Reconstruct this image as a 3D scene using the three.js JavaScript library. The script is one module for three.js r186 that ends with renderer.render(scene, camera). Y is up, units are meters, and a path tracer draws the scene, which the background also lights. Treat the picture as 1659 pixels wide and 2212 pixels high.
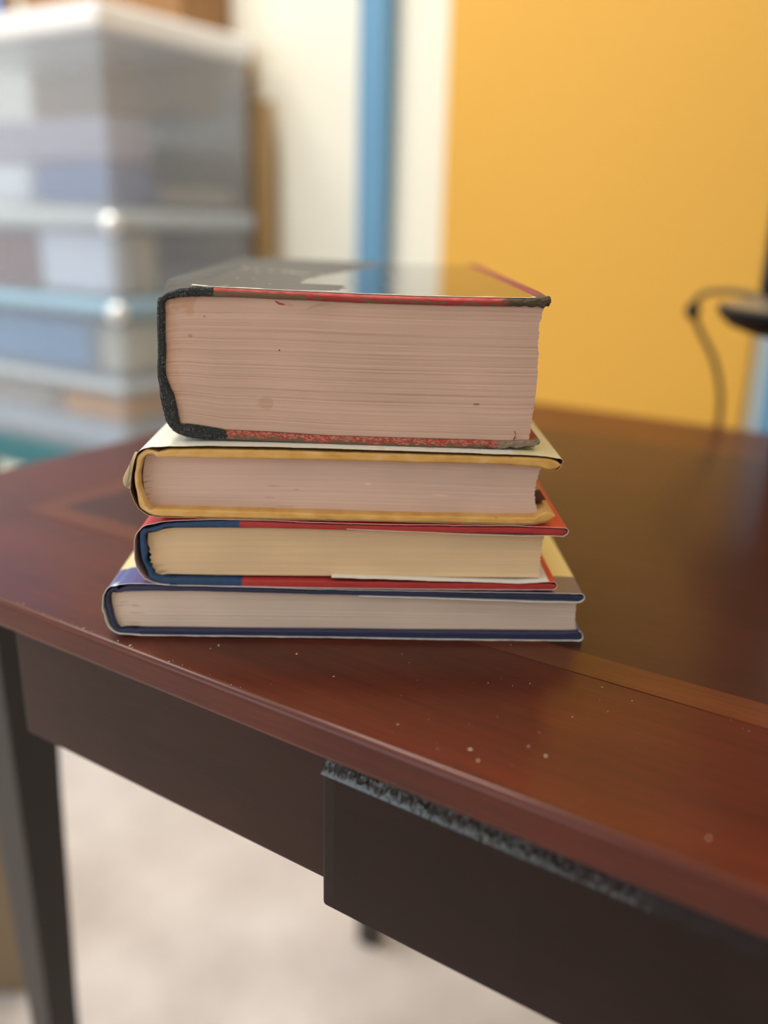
import * as THREE from 'three';
import { RoundedBoxGeometry } from 'three/addons/geometries/RoundedBoxGeometry.js';
import { mergeGeometries, toCreasedNormals } from 'three/addons/utils/BufferGeometryUtils.js';
import { ImprovedNoise } from 'three/addons/math/ImprovedNoise.js';
import { RectAreaLightUniformsLib } from 'three/addons/lights/RectAreaLightUniformsLib.js';

// ---------------------------------------------------------------- camera, light, exposure
// world axes follow the table: x along its front edge, y up, -z towards the back wall; metres
const TABLE_Y = 0.70;
const scene = new THREE.Scene();
const camera = new THREE.PerspectiveCamera(60.4, 1659 / 2212, 0.02, 40);
camera.position.set(0, TABLE_Y + 0.16, 0);
camera.rotation.order = 'YXZ';
camera.rotation.set(-0.32, 0.5664, 0.022);
camera.focus = 0.325;
camera.userData.fStop = 3.0;          // a 1 cm entrance pupil: close-up focus, room behind melts away
const renderer = new THREE.WebGLRenderer({ antialias: true });
renderer.toneMapping = THREE.LinearToneMapping;
renderer.toneMappingExposure = 1.0;
renderer.shadowMap.enabled = true;
scene.background = new THREE.Color(0.55, 0.75, 1.0);   // sky outside the window
RectAreaLightUniformsLib.init();
const LIGHT = { panel: 18, left: 14, right: 3.5, window: 3.0 };
const PANELS = [[-1.0, -0.6, LIGHT.panel], [-2.0, 0.15, LIGHT.left], [1.05, -0.1, LIGHT.right]];   // ceiling fittings (x, z); the right one is unseen, added as fill
const ROOM = { x0: -2.9, x1: 1.9, z0: -1.26, z1: 2.0, h: 2.6 };
const WIN = { x0: -2.5, x1: -0.5, y0: 0.9, y1: 2.2 };   // window in the wall behind the camera

// ---------------------------------------------------------------- helpers
const used = {};
function numbered(n) { const k = used[n] = (used[n] ?? -1) + 1; return k ? `${n}_${String(k).padStart(3, '0')}` : n; }
function tag(o, label, category, group) { o.userData.label = label; o.userData.category = category; if (group) o.userData.group = group; return o; }
function thing(name, label, category, pos = [0, 0, 0], turn = 0, group) {
  const o = new THREE.Group(); o.name = numbered(name); o.position.set(...pos); o.rotation.y = turn; scene.add(o);
  return tag(o, label, category, group);
}
function mesh(name, geo, mat, parent, label) {
  const m = new THREE.Mesh(geo, mat); m.name = parent ? name : numbered(name); m.castShadow = m.receiveShadow = true;
  if (label) m.userData.label = label;
  (parent || scene).add(m); return m;
}
function struct(name, geo, mat, parent) { const m = mesh(name, geo, mat, parent); if (!parent) m.userData.kind = 'structure'; return m; }
const at = (g, x, y, z) => g.translate(x, y, z);
const box = (x0, x1, y0, y1, z0, z1) => uvBox(at(new THREE.BoxGeometry(x1 - x0, y1 - y0, z1 - z0), (x0 + x1) / 2, (y0 + y1) / 2, (z0 + z1) / 2));
const rbox = (x0, x1, y0, y1, z0, z1, r = 0.003, s = 3) => uvBox(at(new RoundedBoxGeometry(x1 - x0, y1 - y0, z1 - z0, s, r), (x0 + x1) / 2, (y0 + y1) / 2, (z0 + z1) / 2));
function uvBox(g) {            // texture coordinates in metres, looked up across the main direction of each face
  const p = g.attributes.position, n = g.attributes.normal, uv = new Float32Array(p.count * 2);
  for (let i = 0; i < p.count; i++) {
    const a = [Math.abs(n.getX(i)), Math.abs(n.getY(i)), Math.abs(n.getZ(i))], x = p.getX(i), y = p.getY(i), z = p.getZ(i);
    const q = a[1] >= a[0] && a[1] >= a[2] ? [x, z] : a[2] >= a[0] ? [x, y] : [z, y];
    uv[2 * i] = q[0]; uv[2 * i + 1] = q[1];
  }
  g.setAttribute('uv', new THREE.BufferAttribute(uv, 2)); return g;
}
function rng(seed) { let s = seed >>> 0; return () => { s = (s + 0x6d2b79f5) | 0; let t = Math.imul(s ^ (s >>> 15), 1 | s); t = (t + Math.imul(t ^ (t >>> 7), 61 | t)) ^ t; return ((t ^ (t >>> 14)) >>> 0) / 4294967296; }; }
const perlin = new ImprovedNoise();
const noise = (x, y = 0, z = 0) => perlin.noise(x + 17.3, y + 5.1, z + 9.7);
const fbm = (x, y, z = 0, o = 4) => { let a = 0, s = 0.5; for (let i = 0; i < o; i++) { a += s * noise(x, y, z + i * 7); x *= 2.03; y *= 2.03; s /= 2; } return a; };
const lerp = (a, b, t) => a + (b - a) * t, clamp = (x, a = 0, b = 1) => Math.min(b, Math.max(a, x));
const step = (a, b, x) => { const t = clamp((x - a) / (b - a)); return t * t * (3 - 2 * t); };
const mix3 = (a, b, t) => [lerp(a[0], b[0], t), lerp(a[1], b[1], t), lerp(a[2], b[2], t)];
const lin = (hex) => { const c = new THREE.Color(hex); return [c.r, c.g, c.b]; };

// a texture computed pixel by pixel: f(u, v) in metres -> [r, g, b] (sRGB 0..1) or one height
function texture(w, h, sizeU, sizeV, f, color = true) {
  const d = new Uint8Array(w * h * 4);
  for (let j = 0; j < h; j++) for (let i = 0; i < w; i++) {
    const c = f((i + 0.5) / w * sizeU, (j + 0.5) / h * sizeV), k = (j * w + i) * 4;
    for (let q = 0; q < 3; q++) d[k + q] = Math.round(255 * clamp(Array.isArray(c) ? c[q] : c));
    d[k + 3] = 255;
  }
  const t = new THREE.DataTexture(d, w, h); t.wrapS = t.wrapT = THREE.RepeatWrapping; t.magFilter = THREE.LinearFilter; t.minFilter = THREE.LinearMipmapLinearFilter; t.generateMipmaps = true;
  t.repeat.set(1 / sizeU, 1 / sizeV); if (color) t.colorSpace = THREE.SRGBColorSpace; t.needsUpdate = true; return t;
}
// wood grain running along u; tileable enough at 1.3 m
function woodTexture(base, dark, fine, seed, n = 1024) {
  const t = texture(n, n, 0.7, 0.35, (u, v) => {
    const band = fbm(u * 2.2, v * 26 + seed, seed, 2), streak = fbm(u * 9, v * 260, seed + 3, 2), pore = noise(u * 60, v * 900, seed), blot = fbm(u * 16, v * 22, seed + 11, 2);
    const k = clamp(0.5 + band * 0.6 + streak * 0.4 + blot * 0.6), f = 1 + fine * pore;
    return [lerp(dark[0], base[0], k) * f, lerp(dark[1], base[1], k) * f, lerp(dark[2], base[2], k) * f];
  });
  t.wrapS = t.wrapT = THREE.MirroredRepeatWrapping; return t;
}
const std = (o) => new THREE.MeshStandardMaterial(o), phys = (o) => new THREE.MeshPhysicalMaterial(o);

// ---------------------------------------------------------------- the room
const M = {};
const carpetMap = texture(512, 512, 1.6, 1.6, (u, v) => { const t = 0.5 + 0.9 * fbm(u * 7, v * 7, 2, 3) + 0.2 * noise(u * 160, v * 160, 1); return mix3([0.775, 0.735, 0.72], [0.915, 0.885, 0.88], clamp(t)); });
const carpetBump = texture(512, 512, 0.2, 0.2, (u, v) => 0.5 + 0.5 * fbm(u * 260, v * 260, 4, 2), false);
M.carpet = std({ map: carpetMap, bumpMap: carpetBump, bumpScale: 0.004, roughness: 1 });
const plasterBump = texture(512, 512, 0.5, 0.5, (u, v) => 0.5 + 0.4 * fbm(u * 60, v * 60, 5, 4), false);
M.cream = std({ color: 0xf3eedd, roughness: 0.75, bumpMap: plasterBump, bumpScale: 0.0008 });
M.white = std({ color: 0xf4f2ec, roughness: 0.8, bumpMap: plasterBump, bumpScale: 0.0008 });
M.yellow = std({ color: 0xe3ab40, roughness: 0.6, bumpMap: plasterBump, bumpScale: 0.0006 });
M.bluePaint = std({ color: 0x6698bc, roughness: 0.42 });
M.ceiling = std({ color: 0xf1efe9, roughness: 0.95 });
const R = ROOM, T = 0.12;
struct('floor', box(R.x0 - T, R.x1 + T, -0.1, 0, R.z0 - T, R.z1 + T), M.carpet);
struct('ceiling', box(R.x0 - T, R.x1 + T, R.h, R.h + 0.1, R.z0 - T, R.z1 + T), M.ceiling);
struct('wall_back', box(R.x0 - T, R.x1 + T, 0, R.h, R.z0 - T, R.z0), M.cream);
struct('wall_center', rbox(-0.701, -0.222, 0.0, R.h, R.z0 - 0.02, R.z0 + 0.012, 0.004), M.yellow);   // the yellow painted bay
struct('wall_left', box(R.x0 - T, R.x0, 0, R.h, R.z0, R.z1), M.white);
struct('wall_right', box(R.x1, R.x1 + T, 0, R.h, R.z0, R.z1), M.white);
const front = new THREE.Group(); front.name = 'wall_front'; front.userData.kind = 'structure'; scene.add(front);
const W = WIN;
for (const [a, b, c, d] of [[R.x0 - T, W.x0, 0, R.h], [W.x1, R.x1 + T, 0, R.h], [W.x0, W.x1, 0, W.y0], [W.x0, W.x1, W.y1, R.h]]) mesh('wall_section', box(a, b, c, d, R.z1, R.z1 + T), M.white, front);
const win = new THREE.Group(); win.name = 'window_1'; win.userData.kind = 'structure'; scene.add(win);
M.frame = std({ color: 0xf2f2f0, roughness: 0.5 });
const fw = 0.05, mid = (W.x0 + W.x1) / 2;
for (const [a, b, c, d] of [[W.x0, W.x0 + fw, W.y0, W.y1], [W.x1 - fw, W.x1, W.y0, W.y1], [W.x0 + fw, W.x1 - fw, W.y0, W.y0 + fw], [W.x0 + fw, W.x1 - fw, W.y1 - fw, W.y1], [mid - fw / 2, mid + fw / 2, W.y0 + fw, W.y1 - fw]])
  mesh('window_frame', rbox(a, b, c, d, R.z1 + 0.02, R.z1 + 0.08, 0.004), M.frame, win);
M.pane = phys({ color: 0xffffff, transmission: 1, thickness: 0, roughness: 0.02, ior: 1.5 });
for (const [a, b] of [[W.x0 + fw, mid - fw / 2], [mid + fw / 2, W.x1 - fw]]) mesh('window_pane', box(a, b, W.y0 + fw, W.y1 - fw, R.z1 + 0.045, R.z1 + 0.051), M.pane, win);
const day = new THREE.RectAreaLight(new THREE.Color(0.80, 0.90, 1.0), LIGHT.window, W.x1 - W.x0 - 0.1, W.y1 - W.y0 - 0.1);
day.position.set(mid, (W.y0 + W.y1) / 2, R.z1 - 0.01); day.lookAt(mid, (W.y0 + W.y1) / 2, R.z1 - 1); scene.add(day);

// ceiling fittings
M.fitting = std({ color: 0xe8e8e6, roughness: 0.5 });
M.diffuser = std({ color: 0xffffff, roughness: 0.6, emissive: new THREE.Color(1, 0.95, 0.86), emissiveIntensity: 2.0 });
PANELS.forEach(([x, z, i], n) => {
  const p = thing('ceiling_light', ['square white ceiling light over the table and the books', 'square white ceiling light nearest the window corner', 'added square white ceiling fill light over the right side of the room'][n], 'light', [x, R.h, z]);
  mesh('frame', mergeGeometries([box(-0.36, 0.36, -0.03, 0, -0.36, -0.33), box(-0.36, 0.36, -0.03, 0, 0.33, 0.36), box(-0.36, -0.33, -0.03, 0, -0.33, 0.33), box(0.33, 0.36, -0.03, 0, -0.33, 0.33)]), M.fitting, p);
  mesh('light_diffuser', box(-0.33, 0.33, -0.022, -0.012, -0.33, 0.33), M.diffuser, p);
  const l = new THREE.RectAreaLight(new THREE.Color(1, 0.94, 0.84), i, 0.64, 0.64); l.position.set(0, -0.034, 0); l.rotation.x = -Math.PI / 2; p.add(l);
});

// two blue painted posts standing against the back wall, either side of the yellow bay
function post(x0, x1, label) {
  const p = thing('post', label, 'post', [(x0 + x1) / 2, 0, R.z0 + 0.0005], 0, 'blue posts along the back wall');
  const w = (x1 - x0) / 2;
  mesh('shaft', rbox(-w, w, 0, R.h, 0, 0.03, 0.006, 4), M.bluePaint, p);
  mesh('foot_plate', rbox(-w - 0.02, w + 0.02, 0, 0.008, 0, 0.05, 0.003), M.bluePaint, p);
}
post(-0.849, -0.796, 'tall blue post on the cream wall left of the yellow bay');
post(-0.203, -0.158, 'blue post at the right edge beyond the yellow bay');

// brown cabinet and blue panel high on the wall, cardboard for the shadow of the bins
const brownMap = woodTexture([0.60, 0.43, 0.25], [0.53, 0.37, 0.20], 0.1, 31, 256);
M.brown = std({ map: brownMap, roughness: 0.55 });
const cab = thing('wall_cabinet', 'brown wooden wall cabinet above and behind the topmost clear bin', 'cabinet', [-1.325, 1.02, R.z0]);
mesh('carcass', rbox(-0.2, 0.2, 0, 0.7, 0.002, 0.10, 0.004), M.brown, cab);
for (const s of [-1, 1]) { const d = mesh('door', rbox(s < 0 ? -0.197 : 0.002, s < 0 ? -0.002 : 0.197, 0.006, 0.694, 0.10, 0.116, 0.003), M.brown, cab); mesh('handle', rbox(s * 0.03 - 0.006, s * 0.03 + 0.006, 0.28, 0.40, 0.117, 0.135, 0.004), M.fitting, d); }
const bb = thing('notice_board', 'bright blue board on the wall at the far left edge', 'board', [-1.965, 1.2, R.z0]);
mesh('panel', rbox(-0.25, 0.25, 0, 0.8, 0.002, 0.014, 0.003), std({ color: 0x2f8fe0, roughness: 0.6 }), bb);
mesh('frame', mergeGeometries([rbox(-0.27, -0.25, -0.02, 0.82, 0.002, 0.024, 0.003), rbox(0.25, 0.27, -0.02, 0.82, 0.002, 0.024, 0.003), rbox(-0.25, 0.25, -0.02, 0, 0.002, 0.024, 0.003), rbox(-0.25, 0.25, 0.8, 0.82, 0.002, 0.024, 0.003)]), M.brown, bb);
M.shadowTan = std({ color: 0xae8c5c, roughness: 0.9, bumpMap: plasterBump, bumpScale: 0.0006 });
const sheet = thing('bin_shadow_sheet', 'tan cardboard standing on edge between the bins and the cream wall', 'shadow_panel', [-1.13, 0, R.z0 + 0.018]);  // stands in for the shadow that the bins cast on the wall
mesh('front_panel', rbox(-0.16, 0.108, 0, 1.045, 0.004, 0.010, 0.002), M.shadowTan, sheet);
mesh('rear_panel', rbox(-0.16, 0.062, 0, 1.125, -0.006, 0.002, 0.002), M.shadowTan, sheet);

// the stack of clear bins
M.clear = phys({ color: new THREE.Color(0.90, 0.93, 0.97), transmission: 0.88, thickness: 0, roughness: 0.28, ior: 1.49 });
M.lidWhite = phys({ color: 0xf3f2f2, roughness: 0.35, clearcoat: 0.5, clearcoatRoughness: 0.2 });
M.lidBlue = phys({ color: 0xa9cfe8, roughness: 0.25, transmission: 0.2, thickness: 0 });
M.lidClear = phys({ color: 0xc9d3dc, roughness: 0.2, transmission: 0.25, thickness: 0 });
M.glintMetal = phys({ color: 0xf2f6fa, roughness: 0.3, metalness: 1 });
const BX1 = -1.05, BX0 = -1.52, BZ0 = -1.215, BZ1 = -0.905;   // plan of the stack
function bin(y0, y1, lidH, lidMat, label, glints = true) {
  const b = thing('storage_bin', label, 'bin', [(BX0 + BX1) / 2, y0, (BZ0 + BZ1) / 2], 0, 'clear bins stacked beside the table');
  const hx = (BX1 - BX0) / 2, hz = (BZ1 - BZ0) / 2, h = y1 - y0, t = 0.0025, in_ = 0.006;
  const wall = [];
  wall.push(box(-hx + in_, hx - in_, 0.001, 0.004, -hz + in_, hz - in_));
  for (const s of [-1, 1]) { wall.push(box(s * (hx - in_) - t / 2, s * (hx - in_) + t / 2, 0.004, h - lidH, -hz + in_, hz - in_)); wall.push(box(-hx + in_, hx - in_, 0.004, h - lidH, s * (hz - in_) - t / 2, s * (hz - in_) + t / 2)); }
  mesh('tub', mergeGeometries(wall), M.clear, b);
  const lid = mesh('lid', rbox(-hx - 0.004, hx + 0.004, h - lidH, h, -hz - 0.004, hz + 0.004, 0.009, 4), lidMat, b);
  if (glints) mesh('glint_bead', at(new THREE.SphereGeometry(0.0145, 20, 14), hx - 0.003, h - lidH * 0.5 - 0.004, hz - 0.001), M.glintMetal, lid, 'added highlight-giving corner catch');  // metal sphere added to give the bright highlight at the lid corner
  return b;
}
const LEV = [0.49, 0.615, 0.738, 0.865, 1.134];
bin(LEV[3], LEV[4], 0.036, M.lidWhite, 'tall clear bin with a thick white lid, topmost of the stack', false);
bin(LEV[2], LEV[3], 0.026, M.lidClear, 'clear bin holding a white box and a navy bundle, second from the top');
bin(LEV[1], LEV[2], 0.024, M.lidBlue, 'clear bin with pale blue lid and teal cloth, third from the top');
bin(LEV[0], LEV[1], 0.018, M.lidClear, 'clear bin with an orange packet, lowest bin showing above the table', false);
const bench = thing('bench', 'low dark teal bench under the stack of clear bins', 'bench', [(BX0 + BX1) / 2, 0, (BZ0 + BZ1) / 2]);
M.teal = std({ color: 0x2f6f78, roughness: 0.6 });
mesh('seat', rbox(-0.25, 0.25, 0.44, LEV[0], -0.16, 0.16, 0.006), M.teal, bench);
for (const sx of [-1, 1]) for (const sz of [-1, 1]) mesh('leg', rbox(sx * 0.21 - 0.02, sx * 0.21 + 0.02, 0, 0.44, sz * 0.12 - 0.02, sz * 0.12 + 0.02, 0.003), M.teal, bench);
// what the bins hold; soft lumps and packets
const cloth = (hex) => std({ color: hex, roughness: 0.9 });
function packet(name, label, cat, hex, x0, x1, y0, y1, z0, z1, r = 0.012) {
  const g = new RoundedBoxGeometry(x1 - x0, y1 - y0, z1 - z0, 5, Math.min(r, (x1 - x0) / 2.1, (y1 - y0) / 2.1, (z1 - z0) / 2.1)), p = g.attributes.position, s = x0 * 31 + y0 * 17;
  for (let i = 0; i < p.count; i++) { const x = p.getX(i), y = p.getY(i), z = p.getZ(i), k = 0.006 * r / 0.012; p.setXYZ(i, x + k * noise(x * 30, y * 30 + s, z * 30) * 0.5, y + k * noise(x * 25 + s, y * 25, z * 25) * 0.5, z + k * noise(x * 28, y * 28, z * 28 + s) * 0.5); }
  g.computeVertexNormals(); at(g, 0, (y1 - y0) / 2, 0);
  const o = thing(name, label, cat, [(x0 + x1) / 2, y0, (z0 + z1) / 2]); mesh('body', g, cloth(hex), o);
  return o;
}
const zf = BZ1 - 0.014;
let yb = LEV[3] + 0.009;
packet('white_bundle', 'white cloth bundle at the front of the topmost clear bin', 'cloth', 0xf5f6f4, -1.36, -1.245, yb, yb + 0.055, zf - 0.10, zf);
packet('blue_bundle', 'dusty blue folded cloth beside the white bundle, topmost bin', 'cloth', 0x5674a8, -1.235, -1.075, yb, yb + 0.055, zf - 0.10, zf);
packet('grey_packet', 'dark grey packet against the right side of the topmost bin', 'packet', 0x303236, -1.25, -1.066, yb + 0.030, yb + 0.085, BZ0 + 0.03, zf - 0.105);
packet('beige_packet', 'beige packet lying under the dark grey one, topmost bin', 'packet', 0xb09a84, -1.25, -1.066, yb, yb + 0.028, BZ0 + 0.03, zf - 0.105, 0.008);
packet('pink_bundle', 'pale mauve folded cloth on the dusty blue cloth, topmost bin', 'cloth', 0xb3a9b8, -1.40, -1.075, yb + 0.058, yb + 0.12, zf - 0.10, zf - 0.012);
yb = LEV[2] + 0.009;
packet('maroon_bundle', 'maroon folded cloth at the left of the second bin', 'cloth', 0x6c2c48, -1.45, -1.245, yb, yb + 0.085, zf - 0.12, zf);
packet('white_box', 'small white box in the middle of the second bin', 'box', 0xe4e8f0, -1.235, -1.075, yb, yb + 0.088, zf - 0.035, zf, 0.004);
packet('beige_box', 'beige box behind the white box in the second bin', 'box', 0xb9ad9a, -1.20, -1.063, yb, yb + 0.086, -1.0, zf - 0.04, 0.004);
packet('grey_bundle', 'blue grey cloth under the navy bundle, second bin', 'cloth', 0x76828f, -1.20, -1.063, yb, yb + 0.03, BZ0 + 0.02, -1.008, 0.008);
packet('navy_bundle', 'navy cloth bundle at the right of the second bin', 'cloth', 0x0e1a48, -1.20, -1.063, yb + 0.034, yb + 0.088, -1.13, -1.008);
yb = LEV[1] + 0.009;
packet('teal_bundle', 'bright teal folded cloth filling the left of the third bin', 'cloth', 0x2a8cbe, -1.47, -1.14, yb, yb + 0.078, zf - 0.14, zf);
packet('cream_bundle', 'cream cloth in the right half of the third bin', 'cloth', 0xcfc6b0, -1.13, -1.066, yb, yb + 0.074, BZ0 + 0.03, zf - 0.01);
yb = LEV[0] + 0.009;
packet('orange_packet', 'orange packet at the front of the lowest bin', 'packet', 0xe89a38, -1.22, -1.075, yb + 0.051, yb + 0.088, zf - 0.16, zf);
packet('pale_bundle', 'pale grey cloth under the orange packet, lowest bin', 'cloth', 0xb8c2cc, -1.45, -1.075, yb, yb + 0.048, zf - 0.2, zf);
packet('sand_bundle', 'sand coloured cloth left of the orange packet, lowest bin', 'cloth', 0xb5a597, -1.45, -1.24, yb + 0.051, yb + 0.088, zf - 0.16, zf);
// a flattened brown carton standing on the carpet, mostly behind the front leg
const carton = thing('carton', 'flat brown carton standing on the carpet behind the left front table leg', 'carton', [-0.885, 0, -0.375], 0.62);
M.carton = std({ color: 0x84725a, roughness: 0.9, bumpMap: plasterBump, bumpScale: 0.0006 });
mesh('front_panel', rbox(-0.16, 0.145, 0, 0.40, 0.003, 0.009, 0.002), M.carton, carton);
mesh('rear_panel', rbox(-0.16, 0.140, 0, 0.39, -0.006, 0.002, 0.002), M.carton, carton);

// ---------------------------------------------------------------- the table
const woodMap = woodTexture([0.385, 0.148, 0.058], [0.26, 0.085, 0.035], 0.10, 3), darkMap = woodTexture([0.235, 0.135, 0.095], [0.175, 0.095, 0.07], 0.10, 8), inlayMap = woodTexture([0.41, 0.205, 0.09], [0.33, 0.15, 0.06], 0.12, 21, 512), centreMap = woodTexture([0.26, 0.105, 0.06], [0.20, 0.075, 0.045], 0.08, 44, 512);
const varnishBump = texture(512, 512, 0.2, 0.2, (u, v) => 0.5 + 0.3 * fbm(u * 40, v * 160, 6, 2) + 0.2 * noise(u * 300, v * 900, 2), false);
const varnish = (map, o = {}) => phys({ map, roughness: 0.45, specularIntensity: 0.35, bumpMap: varnishBump, bumpScale: 0.00005, clearcoat: 0.35, clearcoatRoughness: 0.2, ...o });
M.wood = varnish(woodMap); M.inlay = varnish(inlayMap); M.centre = varnish(centreMap); M.apron = varnish(darkMap, { clearcoat: 0.1, clearcoatRoughness: 0.35 });
M.leg = phys({ color: 0x1c1614, roughness: 0.5, clearcoat: 0.2, clearcoatRoughness: 0.4 });
const TB = { x0: -0.51, x1: 0.75, z0: -0.772, z1: -0.206 };
const table = thing('table', 'dark red-brown varnished wooden table with a light inlay line and a drawer', 'table', [0, 0, 0]);
const Y = TABLE_Y, TH = 0.0145;
const top = mesh('tabletop', rbox(TB.x0, TB.x1, Y - TH, Y, TB.z0, TB.z1, 0.0032, 5), M.wood, table);
const q = 0.083, iw = 0.0165, ix0 = TB.x0 + q, ix1 = TB.x1 - q, iz0 = TB.z0 + q, iz1 = TB.z1 - q, up = 0.00025;
const plate = (a, b, c, d) => box(a, b, Y - 0.001, Y + up, c, d);
mesh('inlay_strip', plate(ix0, ix1, iz1 - iw, iz1), M.inlay, top); mesh('inlay_strip', plate(ix0, ix1, iz0, iz0 + iw), M.inlay, top);
mesh('inlay_strip', plate(ix0, ix0 + iw, iz0 + iw, iz1 - iw), M.inlay, top); mesh('inlay_strip', plate(ix1 - iw, ix1, iz0 + iw, iz1 - iw), M.inlay, top);
mesh('center_panel', plate(ix0 + iw, ix1 - iw, iz0 + iw, iz1 - iw), M.centre, top);
mesh('apron', rbox(-0.335, 0.66, Y - 0.0735, Y - TH + 0.001, -0.234, -0.2155, 0.002), M.apron, table);
mesh('side_rail', rbox(-0.475, -0.457, Y - 0.075, Y - TH + 0.001, -0.72, -0.31, 0.002), M.leg, table);
mesh('side_rail', rbox(0.69, 0.708, Y - 0.075, Y - TH + 0.001, -0.72, -0.31, 0.002), M.leg, table);
mesh('back_rail', rbox(-0.45, 0.68, Y - 0.075, Y - TH + 0.001, -0.752, -0.735, 0.002), M.leg, table);
// drawer front, proud of the apron, with a chipped bevel along its top edge
{
  const x0 = -0.1568, x1 = 0.46, y0 = Y - 0.0785, y1 = Y - 0.0172, zb = -0.218, zf = -0.2085, bev = 0.0045, N = 900, prof = [[zb, y1], [zf - bev * 0.62, y1], [zf - bev * 0.31, y1 - bev * 0.45], [zf, y1 - bev], [zf, y0 + 0.002], [zf - 0.002, y0], [zb, y0]];
  const pos = [], uv = [], idx = [];
  for (let i = 0; i <= N; i++) {
    const s = i / N, x = lerp(x0, x1, s), e = Math.min(1, (x - x0) / 0.003), k = Math.sqrt(1 - (1 - e) * (1 - e));
    prof.forEach(([z, y], j) => {
      let zz = z, yy = y;
      if (j >= 1 && j <= 2) { const w = step(0.2, 0.02, x - x0), r = 0.0007 * (0.35 + w) * fbm(x * 900 + j * 3.7, j * 9.1, 1, 3); zz += r * 1.6; yy += r; }
      if (j > 0 && j < 6) zz = lerp(zb + (z - zb) * 0.55, zz, k);
      if (j >= 4) yy = lerp(yy + 0.003, yy, k);
      pos.push(x - (0.003 * (1 - k) * 0), yy, zz); uv.push(x, y + z);
    });
  }
  const P = prof.length;
  for (let i = 0; i < N; i++) for (let j = 0; j < P; j++) { const a = i * P + j, b = i * P + (j + 1) % P, c = a + P, d = b + P; idx.push(a, b, c, b, d, c); }
  for (const e of [0, N]) for (let j = 1; j < P - 1; j++) { const a = e * P; e ? idx.push(a, a + j + 1, a + j) : idx.push(a, a + j, a + j + 1); }
  let g = new THREE.BufferGeometry(); g.setAttribute('position', new THREE.Float32BufferAttribute(pos, 3)); g.setAttribute('uv', new THREE.Float32BufferAttribute(uv, 2)); g.setIndex(idx);
  g = toCreasedNormals(g, 0.5);
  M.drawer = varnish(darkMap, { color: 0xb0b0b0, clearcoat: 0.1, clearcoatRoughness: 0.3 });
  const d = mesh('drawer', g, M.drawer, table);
  const ep = [], eu = [], ei = [], en = 700, el = 0.115;                       // the bare glossy bevel: lacquer chipped off in flakes
  for (let i = 0; i <= en; i++) for (let j = 0; j <= 8; j++) { const x = lerp(x0 + 0.001, x0 + el, i / en), a = j / 8, far = step(0.0, 0.10, x - x0), k = 0.0005 * step(-0.1, 0.2, fbm(x * 380, a * 2.6, 5, 4) + a - 0.45) + (0.0002 + 0.0011 * step(0.95, 0.3, a) + 0.0005 * far) * fbm(x * 900, a * 5, 8, 4); ep.push(x, lerp(y1, y1 - bev, a) + 0.45 * (k + 0.0001), lerp(zf - bev * 0.62, zf, a) + 0.9 * (k + 0.0001) - 0.0006 * step(el * 0.6, el, x - x0)); eu.push(x, a * bev); }
  for (let i = 0; i < en; i++) for (let j = 0; j < 8; j++) { const a = i * 9 + j; ei.push(a, a + 1, a + 9, a + 1, a + 10, a + 9); }
  const eg = new THREE.BufferGeometry(); eg.setAttribute('position', new THREE.Float32BufferAttribute(ep, 3)); eg.setAttribute('uv', new THREE.Float32BufferAttribute(eu, 2)); eg.setIndex(ei); eg.computeVertexNormals();
  mesh('worn_bevel', eg, phys({ color: 0x15110f, roughness: 0.35, clearcoat: 0.45, clearcoatRoughness: 0.15 }), d, 'chipped glossy bevel along the top of the drawer');
  const knob = new THREE.LatheGeometry([[0, 0.02], [0.008, 0.0195], [0.0125, 0.016], [0.011, 0.011], [0.005, 0.007], [0.006, 0]].map(([r, h]) => new THREE.Vector2(r, h)), 24).rotateX(Math.PI / 2);
  mesh('knob', at(knob, 0.15, Y - 0.048, zf), M.leg, d);
}
function leg(x, z) {      // square leg, tapering quickly below the apron and then slowly to the carpet
  const g = new THREE.BoxGeometry(1, 1, 1, 1, 14, 1), p = g.attributes.position;
  for (let i = 0; i < p.count; i++) { const y = lerp(0, Y - TH, p.getY(i) + 0.5), d = Y - y, h = d < 0.2 ? lerp(0.023, 0.0165, d / 0.2) : d < 0.43 ? lerp(0.0165, 0.0115, (d - 0.2) / 0.23) : lerp(0.0115, 0.0118, (d - 0.43) / 0.27); p.setXYZ(i, x + Math.sign(p.getX(i)) * h, y, z + Math.sign(p.getZ(i)) * h); }
  g.computeVertexNormals(); mesh('leg', g, M.leg, table);
}
leg(-0.475, -0.30); leg(-0.478, -0.742); leg(0.715, -0.30); leg(0.715, -0.742);

// crumbs and dust on the table
{
  const r = rng(5), parts = [];
  for (let i = 0; i < 90; i++) {
    const s = 0.00008 + 0.00032 * r() ** 4, g = new THREE.IcosahedronGeometry(s, 0), x = -0.24 + 0.30 * r(), z = i < 25 ? -0.2075 - 0.002 * r() : -0.215 - 0.09 * r();
    g.scale(1 + 2 * r(), 0.6, 1).rotateY(r() * 6); parts.push(at(g, i < 25 ? -0.33 + 0.14 * r() : x, Y + s * 0.3, z));
  }
  const d = mesh('dust', mergeGeometries(parts), std({ color: 0xd8c8b0, roughness: 0.9 })); d.userData.kind = 'stuff'; tag(d, 'pale dust and crumbs scattered on the front of the table', 'dust');
}

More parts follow.
